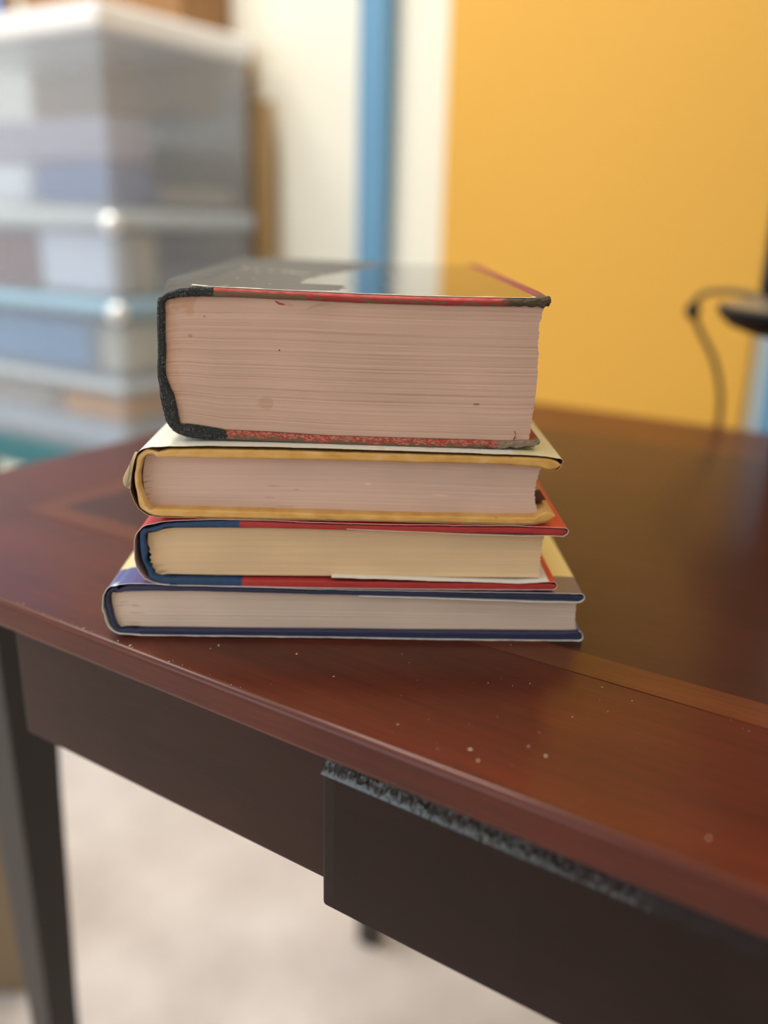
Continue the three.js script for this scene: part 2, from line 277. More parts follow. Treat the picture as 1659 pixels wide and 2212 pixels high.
// the black screen stand at the right edge, its riser and its cable
M.blackPlastic = phys({ color: 0x0d0b0b, roughness: 0.6 }); M.greyTop = phys({ color: 0x77736c, roughness: 0.3, metalness: 0.3 });
const mon = thing('monitor', 'black monitor on an oval base with a grey upper side, at the right edge', 'monitor', [-0.048, Y + 0.097, -0.70]);
const oval = (pts) => { const g = new THREE.LatheGeometry(pts.map(([a, b]) => new THREE.Vector2(a, b)), 64); g.scale(1, 1, 0.75); return g; };
mesh('base', oval([[0, -0.0105], [0.06, -0.0103], [0.082, -0.0085], [0.095, -0.004], [0.1025, 0.002], [0.105, 0.0075], [0.105, 0.009], [0.103, 0.0105], [0, 0.0105]]), M.blackPlastic, mon);
mesh('base_top', oval([[0.1015, 0.0105], [0.09, 0.0135], [0.07, 0.017], [0.05, 0.021], [0.03, 0.028], [0, 0.03]]), M.greyTop, mon, 'grey upper side of the base');
mesh('neck', rbox(-0.078, -0.03, 0.014, 0.2, -0.02, 0.012, 0.01), M.blackPlastic, mon);
mesh('screen', rbox(-0.05, 0.46, 0.10, 0.42, 0.012, 0.04, 0.008), M.blackPlastic, mon);
const riser = thing('riser', 'dark wooden block carrying the monitor base, just outside the right edge', 'block', [0.03, Y, -0.70]);
mesh('block', rbox(-0.125, 0.12, 0.0004, 0.0862, -0.06, 0.05, 0.004), M.leg, riser);
M.cable = std({ color: 0x6b5a36, roughness: 0.6 });
const V = (...a) => new THREE.Vector3(...a);
const cab1 = thing('cable', 'thin dark cable looping from the black base down behind the table edge', 'cable', [-0.16, 0.62, -0.785]);
const path = new THREE.CatmullRomCurve3([V(-0.120, 0.810, -0.72), V(-0.145, 0.813, -0.735), V(-0.169, 0.811, -0.762), V(-0.186, 0.806, -0.778), V(-0.192, 0.795, -0.783), V(-0.187, 0.781, -0.785), V(-0.170, 0.753, -0.786), V(-0.161, 0.725, -0.786), V(-0.159, 0.70, -0.786), V(-0.16, 0.66, -0.786), V(-0.158, 0.62, -0.787)].map((v) => v.sub(cab1.position)));
mesh('cord', new THREE.TubeGeometry(path, 120, 0.0027, 10), M.cable, cab1);
mesh('connector', new THREE.SphereGeometry(0.0062, 20, 14).scale(1, 1.3, 1).translate(-0.032, 0.173, 0.002), M.blackPlastic, cab1, 'black moulded connector on the cable');

const PROFILE = { // measured profiles of the four books at their heads, millimetres (across, up)
  navy: { w: 0.0,
    jacketTop: [[184.45,17.38],[185.53,17.7],[186.54,18.71],[186.72,19.72],[186.17,20.71],[185.21,21.09],[179.3,21.3],[158.35,21.28],[130.85,21.36],[107.09,21.4],[83.38,21.53],[50.69,22.12],[30.78,22.31]],
    jacket: [[21.65,22.43],[16.45,22.82],[12.54,22.93],[7.75,22.85],[4.69,22.57],[2.93,22.26],[2.03,21.89],[-0.39,21.5],[-1.78,20.41],[-2.77,18.85],[-3.54,17.4],[-4.03,14.52],[-4.28,11.39],[-3.71,9.7],[-3.26,7.04],[-2.68,4.61],[-1.79,3.28],[-0.35,1.82],[1.81,0.99],[4.45,0.84],[10.64,0.51],[29.73,0.53]],
    jacketBot: [[83.37,0.57],[130.44,0.32],[176.61,0.46],[186.54,0.6],[187.49,1.44],[187.45,2.88],[186.76,4.32],[185.58,4.91]],
    spineO: [[6.59,21.62],[4.13,20.75],[2.54,19.89],[1.72,20.59],[0.63,20.69],[-0.73,19.96],[-1.92,18.75],[-2.7,17.06],[-2.96,15.14],[-2.93,12.73],[-2.43,9.35],[-1.9,6.19],[-1.11,3.51],[0.5,1.32],[2.68,0.74],[6.01,0.66],[8.22,0.57],[10.0,0.52]],
    spineI: [[5.1,19.09],[3.53,18.59],[2.22,18.52],[1.39,19.16],[0.76,19.46],[-0.11,18.97],[-0.97,18.28],[-1.38,16.6],[-1.64,14.68],[-1.27,13.0],[-0.8,9.86],[-0.2,6.7],[0.7,4.03],[1.71,2.69],[3.26,2.59],[5.93,2.75],[8.14,2.54],[9.94,2.93]],
    topU: [[6.6,21.8],[9.59,21.94],[16.11,21.94],[30.59,21.57],[56.01,21.27],[83.34,20.87],[119.93,20.75],[158.53,20.54],[178.81,20.44],[184.36,20.33],[185.87,19.95]],
    topL: [[5.33,19.15],[9.42,19.37],[16.05,19.51],[30.5,19.69],[55.96,19.38],[83.34,19.0],[120.0,18.56],[158.69,18.14],[179.03,17.84],[184.6,17.62],[186.04,18.15]],
    botU: [[9.96,2.8],[14.93,2.77],[29.68,2.88],[83.33,3.25],[130.37,3.52],[159.67,3.53],[176.5,3.67],[184.9,4.1],[186.64,3.51]],
    botL: [[9.79,0.28],[14.77,0.21],[29.56,0.26],[83.33,0.38],[130.5,0.23],[159.9,0.23],[176.79,0.27],[185.79,0.4],[187.26,0.83]],
    pages: {w:2.6,left:[[-0.64,17.75],[-1.1,16.66],[-1.15,14.0],[-0.81,11.09],[-0.4,7.68],[0.27,4.74],[1.68,2.66]],right:[[184.35,16.56],[184.27,15.34],[184.42,11.67],[184.79,6.63],[185.49,3.95]],top:[[-0.64,17.75],[1.66,17.55],[4.35,18.19],[10.98,18.48],[29.94,18.77],[83.21,18.86],[131.25,18.18],[184.35,16.56]],bottom:[[1.68,2.66],[3.27,3.06],[6.64,3.35],[11.08,2.97],[29.18,3.06],[83.2,3.32],[130.56,3.59],[185.49,3.95]]} },
  red: { w: -0.4,
    jacketTop: [[171.03,45.29],[176.07,45.18],[177.09,45.82],[177.66,46.61],[177.76,47.54],[177.31,48.3],[176.25,48.71],[166.61,48.93],[156.41,49.19],[129.64,49.07],[106.5,48.97],[83.42,49.25],[65.72,49.72],[51.59,49.95]],
    jacket: [[42.77,49.99],[28.74,49.42],[21.49,48.74],[18.03,47.78],[15.88,47.41],[13.92,46.58],[12.09,44.63],[10.91,43.02],[10.22,40.72],[10.03,37.97],[9.83,33.34],[10.25,30.09],[11.58,27.3],[13.37,24.86],[16.1,23.37],[19.1,22.66],[23.43,22.37],[41.7,22.29]],
    jacketBot: [[65.25,22.12],[83.41,22.04],[119.83,22.06],[158.22,22.39],[172.87,22.57],[174.69,22.8],[175.33,23.9],[175.14,25.08],[174.24,26.02],[171.67,26.11]],
    spineO: [[25.95,48.09],[23.81,47.89],[22.09,47.57],[19.91,46.74],[17.31,46.02],[15.58,45.65],[13.87,45.62],[12.54,44.23],[12.17,40.92],[12.11,37.7],[12.24,35.39],[12.52,33.07],[13.12,30.75],[13.87,28.89],[14.6,26.79],[14.91,24.79],[16.79,23.63],[19.57,22.73],[22.83,22.47]],
    spineI: [[25.21,46.26],[23.71,46.08],[21.99,45.87],[20.01,44.81],[18.05,44.28],[16.13,44.18],[15.36,43.82],[14.33,42.78],[14.1,40.95],[14.39,37.73],[14.49,35.89],[14.04,33.33],[14.02,31.23],[15.41,29.38],[16.15,27.28],[16.52,26.23],[17.78,25.61],[20.37,25.23],[22.97,25.03]],
    topU: [[25.96,48.15],[32.8,48.72],[42.61,49.33],[51.46,49.39],[83.38,48.56],[110.09,48.28],[136.89,48.34],[156.58,48.47],[174.55,48.19],[176.73,47.85]],
    topL: [[25.21,46.24],[32.69,46.43],[42.51,46.61],[51.38,46.66],[83.38,46.33],[110.15,45.92],[137.02,45.69],[156.75,45.91],[174.78,45.44],[176.9,45.95]],
    botU: [[22.96,24.91],[25.58,25.07],[41.68,25.03],[50.72,24.81],[83.37,24.82],[119.78,24.78],[158.17,24.88],[172.82,25.1],[174.5,24.73]],
    botL: [[22.82,22.45],[25.44,22.34],[41.57,22.21],[50.63,22.05],[83.36,21.92],[119.88,21.92],[158.35,22.24],[173.04,22.43],[174.65,22.95]],
    pages: {w:3.1,left:[[14.88,42.79],[14.48,38.27],[15.21,35.95],[14.72,35.2],[15.61,33.74],[14.78,32.62],[15.42,31.62],[14.87,30.56],[15.93,29.98],[15.64,28.92],[16.64,27.39],[16.69,26.33],[18.25,24.92]],right:[[169.51,45.14],[169.42,43.99],[168.88,41.66],[168.65,36.6],[168.7,32.09],[168.61,28.53],[168.95,26.45]],top:[[14.88,42.79],[17.6,43.18],[20.92,44.5],[24.4,45.06],[41.88,45.46],[83.2,45.85],[128.32,45.44],[169.51,45.14]],bottom:[[18.25,24.92],[19.6,25.42],[21.81,25.81],[26.64,25.72],[41.12,25.56],[83.19,25.72],[129.12,25.93],[168.97,26.25]]} },
  tan: { w: 3.0,
    jacketTop: [[171.43,71.54],[172.67,73.06],[173.26,74.57],[173.28,75.53],[172.59,76.13],[171.04,76.28],[169.32,76.6],[166.74,76.99],[163.33,77.23],[149.74,77.6],[128.68,77.96],[105.93,78.28],[83.26,78.69],[62.4,78.86]],
    jacket: [[41.59,78.89],[31.99,78.61],[25.72,78.4],[21.53,78.0],[19.03,77.95],[16.91,77.55],[15.2,76.87],[13.65,75.55],[12.56,73.19],[11.75,70.57],[10.88,67.05],[10.3,63.29],[10.05,61.07],[10.62,58.63],[11.51,56.07],[12.64,53.95],[14.46,52.29],[16.1,51.19],[19.9,50.46],[40.44,50.34]],
    jacketBot: [[83.25,50.19],[119.09,49.99],[156.9,49.56],[164.81,49.98],[169.43,51.0]],
    spineO: [[23.13,76.31],[21.65,76.07],[19.18,76.68],[16.9,77.0],[14.94,75.84],[13.58,74.3],[12.82,72.33],[12.46,70.14],[11.97,67.5],[11.7,65.07],[11.78,63.08],[12.04,60.64],[12.39,57.96],[12.64,55.27],[13.28,53.7],[14.91,52.37],[16.34,51.31],[18.45,50.73]],
    spineI: [[22.38,74.13],[21.11,74.0],[19.48,74.84],[17.39,74.91],[16.08,74.02],[15.15,72.59],[14.66,71.49],[14.25,70.17],[13.54,67.31],[13.38,64.88],[13.26,63.1],[13.54,60.88],[14.43,58.22],[15.11,55.54],[16.28,53.75],[16.88,53.09],[17.52,53.1],[18.6,53.23]],
    topU: [[22.08,76.29],[25.48,77.16],[31.77,77.4],[41.4,77.54],[65.77,77.55],[83.22,77.32],[118.25,76.94],[149.91,76.59],[164.39,76.39],[168.66,76.01],[171.3,75.06],[172.35,74.07]],
    topL: [[21.95,74.01],[24.26,74.05],[31.61,74.07],[41.25,74.02],[65.71,74.04],[83.22,73.98],[118.36,73.59],[150.11,73.41],[164.67,72.66],[169.02,71.45],[171.55,72.05],[172.44,72.98]],
    botU: [[18.19,53.56],[21.62,53.62],[30.6,53.49],[40.43,53.48],[65.35,53.18],[83.21,52.81],[110.07,52.5],[137.02,52.47],[156.83,52.42],[164.76,52.55],[166.97,54.39],[169.25,55.09],[171.31,54.18]],
    botL: [[18.02,50.79],[21.44,50.55],[30.44,50.36],[40.3,50.27],[65.3,50.16],[83.2,50.07],[110.14,49.85],[137.15,49.72],[157.04,49.38],[164.96,49.84],[167.27,50.39],[169.58,50.92],[171.48,52.09]],
    flake: [[12.84,75.81],[11.39,72.96],[10.18,70.54],[8.97,68.33],[7.73,65.66],[7.53,64.33],[8.14,62.57],[9.35,61.7],[10.06,61.83],[10.25,64.6],[11.07,68.8],[12.34,72.98],[13.25,75.6]],
    pages: {w:5.0,left:[[16.44,74.05],[15.4,72.72],[14.41,68.75],[13.92,65.19],[13.96,61.85],[14.53,57.37],[15.82,54.0],[16.69,52.43]],right:[[166.63,72.7],[166.56,71.3],[165.82,69.37],[164.8,63.96],[164.72,60.22],[165.41,55.89],[166.47,53.81],[167.63,52.88]],top:[[16.44,74.05],[18.98,74.2],[21.91,73.82],[31.2,73.76],[40.9,73.71],[83.12,74.54],[127.29,74.03],[166.63,72.7]],bottom:[[16.69,52.43],[18.99,53.15],[21.14,53.19],[30.18,53.15],[40.08,53.16],[83.1,52.81],[128.18,52.42],[155.35,52.01],[167.63,52.88]]} },
  black: { w: 5.8,
    spineO: [[43.04,135.92],[38.05,135.9],[35.25,135.76],[32.03,135.35],[29.0,134.55],[26.55,133.64],[24.7,132.67],[23.35,131.86],[22.77,130.47],[22.53,127.91],[22.34,125.13],[22.08,119.14],[21.88,113.07],[21.27,104.68],[21.35,102.61],[21.65,98.87],[21.77,95.72],[22.18,92.15],[22.83,88.97],[23.69,85.79],[24.84,83.87],[26.84,81.97],[29.92,80.73],[35.15,79.95],[39.35,79.7],[46.1,79.67]],
    spineI: [[42.9,132.5],[37.89,132.44],[35.08,132.36],[31.87,132.1],[28.84,131.57],[27.42,131.25],[25.98,130.63],[25.54,129.94],[25.47,128.75],[25.42,127.17],[25.39,125.19],[25.12,119.19],[24.98,113.13],[24.4,104.74],[24.67,103.08],[25.81,99.36],[27.03,96.45],[27.55,93.3],[28.07,90.13],[28.48,87.37],[28.76,85.88],[29.62,85.14],[31.21,85.53],[36.01,85.11],[39.56,84.61],[46.23,83.44]],
    topU: [[39.95,135.81],[53.19,135.43],[66.47,135.05],[76.61,134.85],[96.45,134.35],[111.5,134.08],[126.58,133.97],[146.72,133.96],[156.79,134.08],[162.82,134.52],[164.65,134.8]],
    topL: [[39.8,132.41],[53.1,132.43],[66.42,132.04],[76.59,131.9],[96.49,131.31],[111.58,131.14],[126.7,131.02],[146.89,131.14],[157.0,131.29],[163.07,131.25],[164.73,131.69]],
    botU: [[46.03,83.43],[62.08,82.91],[76.42,82.27],[83.08,81.93],[109.43,81.5],[128.82,81.3],[150.02,81.03],[160.26,81.37],[162.73,81.54],[164.82,81.94]],
    botL: [[45.9,79.66],[62.01,79.22],[76.4,78.84],[83.08,78.6],[109.51,78.16],[128.96,77.86],[150.22,77.87],[160.45,78.78],[162.91,79.1],[164.98,79.95]],
    pages: {w:7.6,left:[[25.4,130.96],[24.98,125.0],[24.79,118.97],[24.56,109.79],[24.26,102.77],[25.5,99.03],[26.75,96.1],[27.25,92.94],[27.82,89.75],[28.25,86.11],[28.53,85.36]],right:[[163.03,131.74],[162.89,130.5],[162.87,128.42],[162.73,126.92],[162.04,124.74],[162.05,122.39],[162.46,114.77],[162.71,107.03],[162.61,99.08],[162.16,91.01],[161.3,81.08]],top:[[25.4,130.96],[28.46,131.71],[33.53,132.4],[41.59,132.66],[52.86,132.79],[76.47,132.83],[96.46,132.24],[126.81,131.85],[147.09,131.92],[163.03,131.74]],bottom:[[28.53,85.36],[30.85,85.34],[36.08,84.74],[45.94,83.08],[61.88,82.75],[82.99,81.59],[109.48,81.16],[128.97,81.05],[150.29,80.7],[161.3,81.08]]} },
};

// ---------------------------------------------------------------- book building
// a board, a spine or a sheet: outer and inner outline across the head of the book, swept along the book's height (w: 0 at the head, z = -w)
function resample(pts, per) {
  const c = new THREE.CatmullRomCurve3(pts.map(([x, y]) => new THREE.Vector3(x / 1000, y / 1000, 0)), false, 'centripetal'), n = pts.length - 1, out = [];
  for (let i = 0; i <= n * per; i++) out.push(c.getPoint(Math.min(1, i / (n * per))));
  return out;
}
function sweep(O, I, { w0, w1, r = 0.0006, per = 4, arc = 4, stops = [], color, jitter, cap = 0.0004 }) {
  let a = resample(O, per), b = resample(I, per);
  const rings = [];
  let s = 0;
  for (let i = 0; i < a.length; i++) {
    const m = a[i].clone().add(b[i]).multiplyScalar(0.5), h = a[i].clone().sub(b[i]).multiplyScalar(0.5);
    if (i) s += m.distanceTo(rings[rings.length - 1].m);
    rings.push({ m, h, s, k: 1 });
  }
  if (cap > 0) {                                                      // rounded ends
    const end = (R0, R1, dir) => { const t = R0.m.clone().sub(R1.m).normalize(); return [0.5, 0.85, 0.99].map((x) => ({ m: R0.m.clone().addScaledVector(t, cap * x), h: R0.h.clone().multiplyScalar(Math.sqrt(1 - x * x)), s: R0.s + dir * cap * x, k: Math.sqrt(1 - x * x) })); };
    rings.unshift(...end(rings[0], rings[1], -1).reverse());
    rings.push(...end(rings[rings.length - 1], rings[rings.length - 2], 1));
  }
  const ws = [w0 + r, ...stops, w1 - r].sort((x, y) => x - y), pos = [], uv = [], col = [], idx = [];
  let P = 0;
  rings.forEach(({ m, h, s, k }) => {
    const hl = Math.max(h.length(), 1e-6), d = h.clone().divideScalar(hl), ra = Math.min(hl, r), ring = [];
    for (const w of ws) ring.push([hl, w, 0]);
    for (let j = 1; j <= 2 * 2; j++) { const t = j / 4 * Math.PI / 2; ring.push([hl - ra + ra * Math.cos(t), w1 - r + r * Math.sin(t), 1]); }
    ring.push([-hl + ra, w1, 1]);
    for (let j = ws.length - 1; j >= 0; j--) ring.push([-hl, ws[j], 2]);
    for (let j = 1; j <= arc; j++) { const t = j / arc * Math.PI / 2; ring.push([-hl + ra - ra * Math.cos(t), w0 + r - r * Math.sin(t), 3]); }
    const flat = Math.max(2, arc);
    for (let j = 1; j < flat; j++) ring.push([lerp(-hl + ra, hl - ra, j / flat), w0, 3]);
    for (let j = 0; j < arc; j++) { const t = j / arc * Math.PI / 2; ring.push([hl - ra + ra * Math.sin(t), w0 + r - r * Math.cos(t), 3]); }
    P = ring.length;
    let v = 0, last = null;
    for (const [n, w, side] of ring) {
      if (last) v += Math.hypot(n - last[0], w - last[1]); last = [n, w];
      let x = m.x + d.x * n, y = m.y + d.y * n, z = -w;
      const f = { s, n: n / hl, hl, w, side, x, y };
      if (jitter) { const q = jitter(f, k); x += d.x * q[0] + q[2]; y += d.y * q[0]; z -= q[1]; if (q[3]) y += q[3]; }
      pos.push(x, y, z); uv.push(s, side === 2 || side === 0 ? w : n); if (color) { const c = color(f); col.push(c[0], c[1], c[2]); }
    }
  });
  const N = rings.length;
  for (let i = 0; i < N - 1; i++) for (let j = 0; j < P; j++) { const p = i * P + j, e = i * P + (j + 1) % P; idx.push(p, e, p + P, e, e + P, p + P); }
  for (const e of [0, N - 1]) for (let j = 1; j < P - 1; j++) { const p = e * P; e ? idx.push(p, p + j, p + j + 1) : idx.push(p, p + j + 1, p + j); }
  const g = new THREE.BufferGeometry(); g.setAttribute('position', new THREE.Float32BufferAttribute(pos, 3)); g.setAttribute('uv', new THREE.Float32BufferAttribute(uv, 2));
  if (color) g.setAttribute('color', new THREE.Float32BufferAttribute(col, 3));
  g.setIndex(idx); g.computeVertexNormals(); return g;
}
// a thin sheet following one outline (ordered from the upper fore-edge round the spine), printed outside, plain inside
function sheetSweep(path, o) {
  const h = o.half ?? 0.00011, n = path.length;
  const off = (sgn) => path.map((p, i) => { const a = path[Math.max(0, i - 1)], b = path[Math.min(n - 1, i + 1)], tx = b[0] - a[0], ty = b[1] - a[1], l = Math.hypot(tx, ty) || 1; return [p[0] + sgn * ty / l * h * 1000, p[1] - sgn * tx / l * h * 1000]; });
  return sweep(off(1), off(-1), { r: h, cap: 0, arc: 2, ...o });
}
const dense = (pts, gap) => { const o = [pts[0]]; for (let i = 1; i < pts.length; i++) { const [a, b] = [pts[i - 1], pts[i]], l = Math.hypot(b[0] - a[0], b[1] - a[1]), k = Math.max(1, Math.round(l / gap)); for (let j = 1; j <= k; j++) o.push([lerp(a[0], b[0], j / k), lerp(a[1], b[1], j / k)]); } return o; };
const densePair = (A, B, gap) => { const a = [A[0]], b = [B[0]]; for (let i = 1; i < A.length; i++) { const l = Math.hypot(A[i][0] - A[i - 1][0], A[i][1] - A[i - 1][1]), k = Math.max(1, Math.round(l / gap)); for (let j = 1; j <= k; j++) { a.push([lerp(A[i - 1][0], A[i][0], j / k), lerp(A[i - 1][1], A[i][1], j / k)]); b.push([lerp(B[i - 1][0], B[i][0], j / k), lerp(B[i - 1][1], B[i][1], j / k)]); } } return [a, b]; };
// the block of pages: its four outlines at the head, filled in between and drawn back; every leaf group a little proud or shy of the next
function pageBlock(p, L, seed, rough = 0.00014) {
  const poly = (pts, smooth) => { const q = resample(pts, smooth ? 6 : 1), d = [0]; for (let i = 1; i < q.length; i++) d.push(d[i - 1] + q[i].distanceTo(q[i - 1])); const T = d[d.length - 1]; return (t) => { const x = t * T; let i = 1; while (i < d.length - 1 && d[i] < x) i++; return q[i - 1].clone().lerp(q[i], clamp((x - d[i - 1]) / (d[i] - d[i - 1] || 1))); }; };
  const l = poly(p.left, true), r = poly(p.right, true), u = poly(p.top, false), b = poly(p.bottom, false);   // left and right run downwards
  const H = l(0).distanceTo(l(1)), Nx = 90, Ny = Math.round(clamp(H / 0.00028, 40, 220)), rnd = rng(seed);
  const pos = [], uv = [], idx = [], w0 = p.w / 1000, w1 = L - 0.003;
  const dz = [], dx = []; let hold = 0, a = 0, c = 0;
  for (let j = 0; j <= Ny; j++) { if (hold-- <= 0) { hold = Math.floor(rnd() * 3); a = (rnd() - 0.5) * 2; c = rnd() - 0.5; } dz.push(a); dx.push(c); }
  const P = (s, t) => { const A = u(s), B = b(s), C = l(t), D = r(t); return new THREE.Vector3(
    (1 - t) * A.x + t * B.x + (1 - s) * C.x + s * D.x - ((1 - s) * (1 - t) * u(0).x + s * (1 - t) * u(1).x + (1 - s) * t * b(0).x + s * t * b(1).x),
    (1 - t) * A.y + t * B.y + (1 - s) * C.y + s * D.y - ((1 - s) * (1 - t) * u(0).y + s * (1 - t) * u(1).y + (1 - s) * t * b(0).y + s * t * b(1).y), 0); };
  const grid = [];
  for (let j = 0; j <= Ny; j++) { grid.push([]); for (let i = 0; i <= Nx; i++) { const v = P(i / Nx, j / Ny); if (j > 0 && j < Ny) v.x += dx[j] * 0.0005 * step(0.93, 1, i / Nx); grid[j].push(v); } }
  const put = (v, w, U, Vv) => { pos.push(v.x, v.y, -w); uv.push(U, Vv); return pos.length / 3 - 1; };
  const face = (w, flip, jit) => { const id = grid.map((row, j) => row.map((v, i) => put(v, w + (jit && j > 0 && j < Ny ? rough * dz[j] * (0.6 + 0.8 * noise(i * 0.06, j * 0.11, seed)) + 0.0003 * noise(i * 0.05, j * 0.02, seed + 5) : 0), v.x, (1 - j / Ny) * H)));
    for (let j = 0; j < Ny; j++) for (let i = 0; i < Nx; i++) { const A = id[j][i], B = id[j][i + 1], C = id[j + 1][i], D = id[j + 1][i + 1]; flip ? idx.push(A, B, C, B, D, C) : idx.push(A, C, B, B, C, D); } };
  face(w0, false, true); face(w1, true, false);
  const edge = (list, flip) => { const f = list.map(([v, k]) => [put(v, w0 + 0.0001, 0, k), put(v, w1, w1 - w0, k)]); for (let i = 1; i < f.length; i++) flip ? idx.push(f[i - 1][0], f[i - 1][1], f[i][0], f[i][0], f[i - 1][1], f[i][1]) : idx.push(f[i - 1][0], f[i][0], f[i - 1][1], f[i][0], f[i][1], f[i - 1][1]); };
  edge(grid.map((row, j) => [row[Nx], (1 - j / Ny) * H]), false); edge(grid.map((row, j) => [row[0], (1 - j / Ny) * H]), true);
  edge(grid[0].map((v) => [v, v.x]), true); edge(grid[Ny].map((v) => [v, v.x]), false);
  const g = new THREE.BufferGeometry(); g.setAttribute('position', new THREE.Float32BufferAttribute(pos, 3)); g.setAttribute('uv', new THREE.Float32BufferAttribute(uv, 2)); g.setIndex(idx); g.computeVertexNormals(); return g;
}
const pageLines = (() => {                      // fine leaf edges, shared by all four books: 0..1
  const n = 1024, d = new Float32Array(n * n);
  for (let j = 0; j < n; j++) for (let i = 0; i < n; i++) { const u = i / n * 0.2, v = j / n * 0.06, warp = v + 0.0005 * noise(u * 12, v * 40, 5); d[j * n + i] = 0.55 * noise(u * 6, warp * 5200, 1) + 0.4 * noise(u * 9, warp * 2100, 4) + 0.35 * noise(u * 2.2, warp * 620, 7); }
  return (u, v) => d[(Math.floor(v / 0.06 * n) % n) * n + Math.floor(u / 0.2 * n) % n];
})();
const pageBump = texture(1024, 1024, 0.2, 0.06, (u, v) => 0.5 + 0.5 * pageLines(u, v), false);
function paper(seed, base, contrast, stainsAndTints = []) {
  const map = texture(1024, 1024, 0.2, 0.06, (u, v) => {
    const m = 1 + contrast * pageLines(u, v) + 0.07 * fbm(u * 30, v * 45, seed + 8, 2); let c = [base[0] * m, base[1] * m, base[2] * m];
    for (const [su, sv, ru, rv, amt, tint] of stainsAndTints) { if (Math.abs(u - su) > 2 * ru || Math.abs(v - sv) > 2 * rv) continue; const d = Math.hypot((u - su) / ru, (v - sv) / rv) + (rv < 0.0005 ? 0.25 : 0.9) * fbm(u * 260, v * 260, 3, 3), k = amt * step(1.1, 0.65, d) * (0.75 + 0.25 * step(0.6, 0.95, d)); c = [c[0] * lerp(1, tint[0], k), c[1] * lerp(1, tint[1], k), c[2] * lerp(1, tint[2], k)]; }
    return c;
  });
  return std({ map, bumpMap: pageBump, bumpScale: 0.00011, roughness: 0.92 });
}
// dark gaps between leaves: thin strokes near u, spread over a height
function ticks(u, du, n, height, seed) { const r = rng(seed), o = []; for (let i = 0; i < n; i++) o.push([u + du * r(), 0.001 + height * r(), 0.0012 + 0.003 * r(), 0.00013, 0.7, [0.6, 0.53, 0.47]]); return o; }
const STACK = { x: -0.26034, z: -0.21131, turn: 0.58643 };
function book(label, w, y) {                   // a book's origin: under its spine-side head corner
  const c = Math.cos(STACK.turn), s = Math.sin(STACK.turn);
  return thing('book', label, 'book', [STACK.x - s * 0 , TABLE_Y, STACK.z], STACK.turn, 'hardback books in the stack');
}
const wrinkle = (amp, f, seed) => (q, k) => [amp * fbm(q.s * f, q.w * f * 0.6, seed, 3) * k, q.side === 3 ? amp * 0.8 * noise(q.s * f * 0.7, 3, seed) : 0, 0];
M.endpaper = std({ color: 0xe9e3cf, roughness: 0.9 });
const vc = (o) => phys({ vertexColors: true, roughness: 0.6, ...o });
const clothBump = texture(512, 512, 0.02, 0.02, (u, v) => { const a = u * 1500, b = v * 1500; return 0.5 + 0.25 * Math.sin(a + 2 * noise(v * 300, u * 90)) * Math.sign(Math.sin(b * 0.5)) + 0.25 * Math.sin(b); }, false);
const leatherBump = texture(512, 512, 0.03, 0.03, (u, v) => 0.5 + 0.5 * fbm(u * 500, v * 500, 7, 3), false);

// ---- bottom book: navy boards, navy and cream jacket
{
  const D = PROFILE.navy, L = 0.245, b = book('bottom book of the stack, navy boards in a navy and cream jacket', 0);
  mesh('page_block', pageBlock(D.pages, L, 11, 0.00008), paper(11, [0.86, 0.77, 0.70], 0.055, ticks(0.0005, 0.0105, 7, 0.011, 5)), b);
  const navy = lin(0x24284a), navyEdge = mix3(navy, [0.2, 0.2, 0.3], 0.06);
  M.navy = vc({ roughness: 0.55, bumpMap: leatherBump, bumpScale: 0.0001 });
  const col = (q) => { const t = 0.5 + 0.8 * fbm(q.s * 300, q.w * 400 + q.n * 2, 2, 3); return mix3(navy, navyEdge, clamp(t)); };
  mesh('spine', sweep(D.spineO, D.spineI, { w0: 0.0002, w1: L, r: 0.0007, per: 7, color: col, jitter: wrinkle(0.00028, 330, 1) }), M.navy, b);
  mesh('front_cover', sweep(...densePair(D.topU, D.topL, 2), { w0: 0, w1: L, r: 0.0006, per: 2, color: col, jitter: wrinkle(0.00018, 180, 2) }), M.navy, b);
  mesh('back_cover', sweep(...densePair(D.botU, D.botL, 2), { w0: 0, w1: L, r: 0.0006, per: 2, color: col, jitter: wrinkle(0.00018, 180, 5) }), M.navy, b);
  const path = dense([[97, 18.75], [120, 18.45], [150, 17.75], [170, 17.35], ...D.jacketTop, ...D.jacket, ...D.jacketBot], 1.6);
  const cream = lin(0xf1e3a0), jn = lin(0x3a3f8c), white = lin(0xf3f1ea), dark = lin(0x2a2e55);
  const flapAt = 92;                                                // the jacket's flaps are white
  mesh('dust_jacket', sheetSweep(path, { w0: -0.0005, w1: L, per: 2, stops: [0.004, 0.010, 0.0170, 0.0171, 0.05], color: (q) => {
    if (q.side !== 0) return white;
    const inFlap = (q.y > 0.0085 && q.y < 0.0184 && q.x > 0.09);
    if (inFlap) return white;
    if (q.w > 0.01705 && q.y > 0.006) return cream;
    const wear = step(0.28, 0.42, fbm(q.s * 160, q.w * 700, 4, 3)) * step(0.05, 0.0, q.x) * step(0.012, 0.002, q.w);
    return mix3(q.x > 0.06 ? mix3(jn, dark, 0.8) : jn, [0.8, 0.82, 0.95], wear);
  }, jitter: (q) => [0.00004 * noise(q.s * 90, 1), q.w < 0.001 ? 0.00035 * noise(q.s * 120, 2) + 0.00025 * noise(q.s * 400, 4) : 0, 0] }), vc({ roughness: 0.3, clearcoat: 0.7, clearcoatRoughness: 0.15 }), b);
}

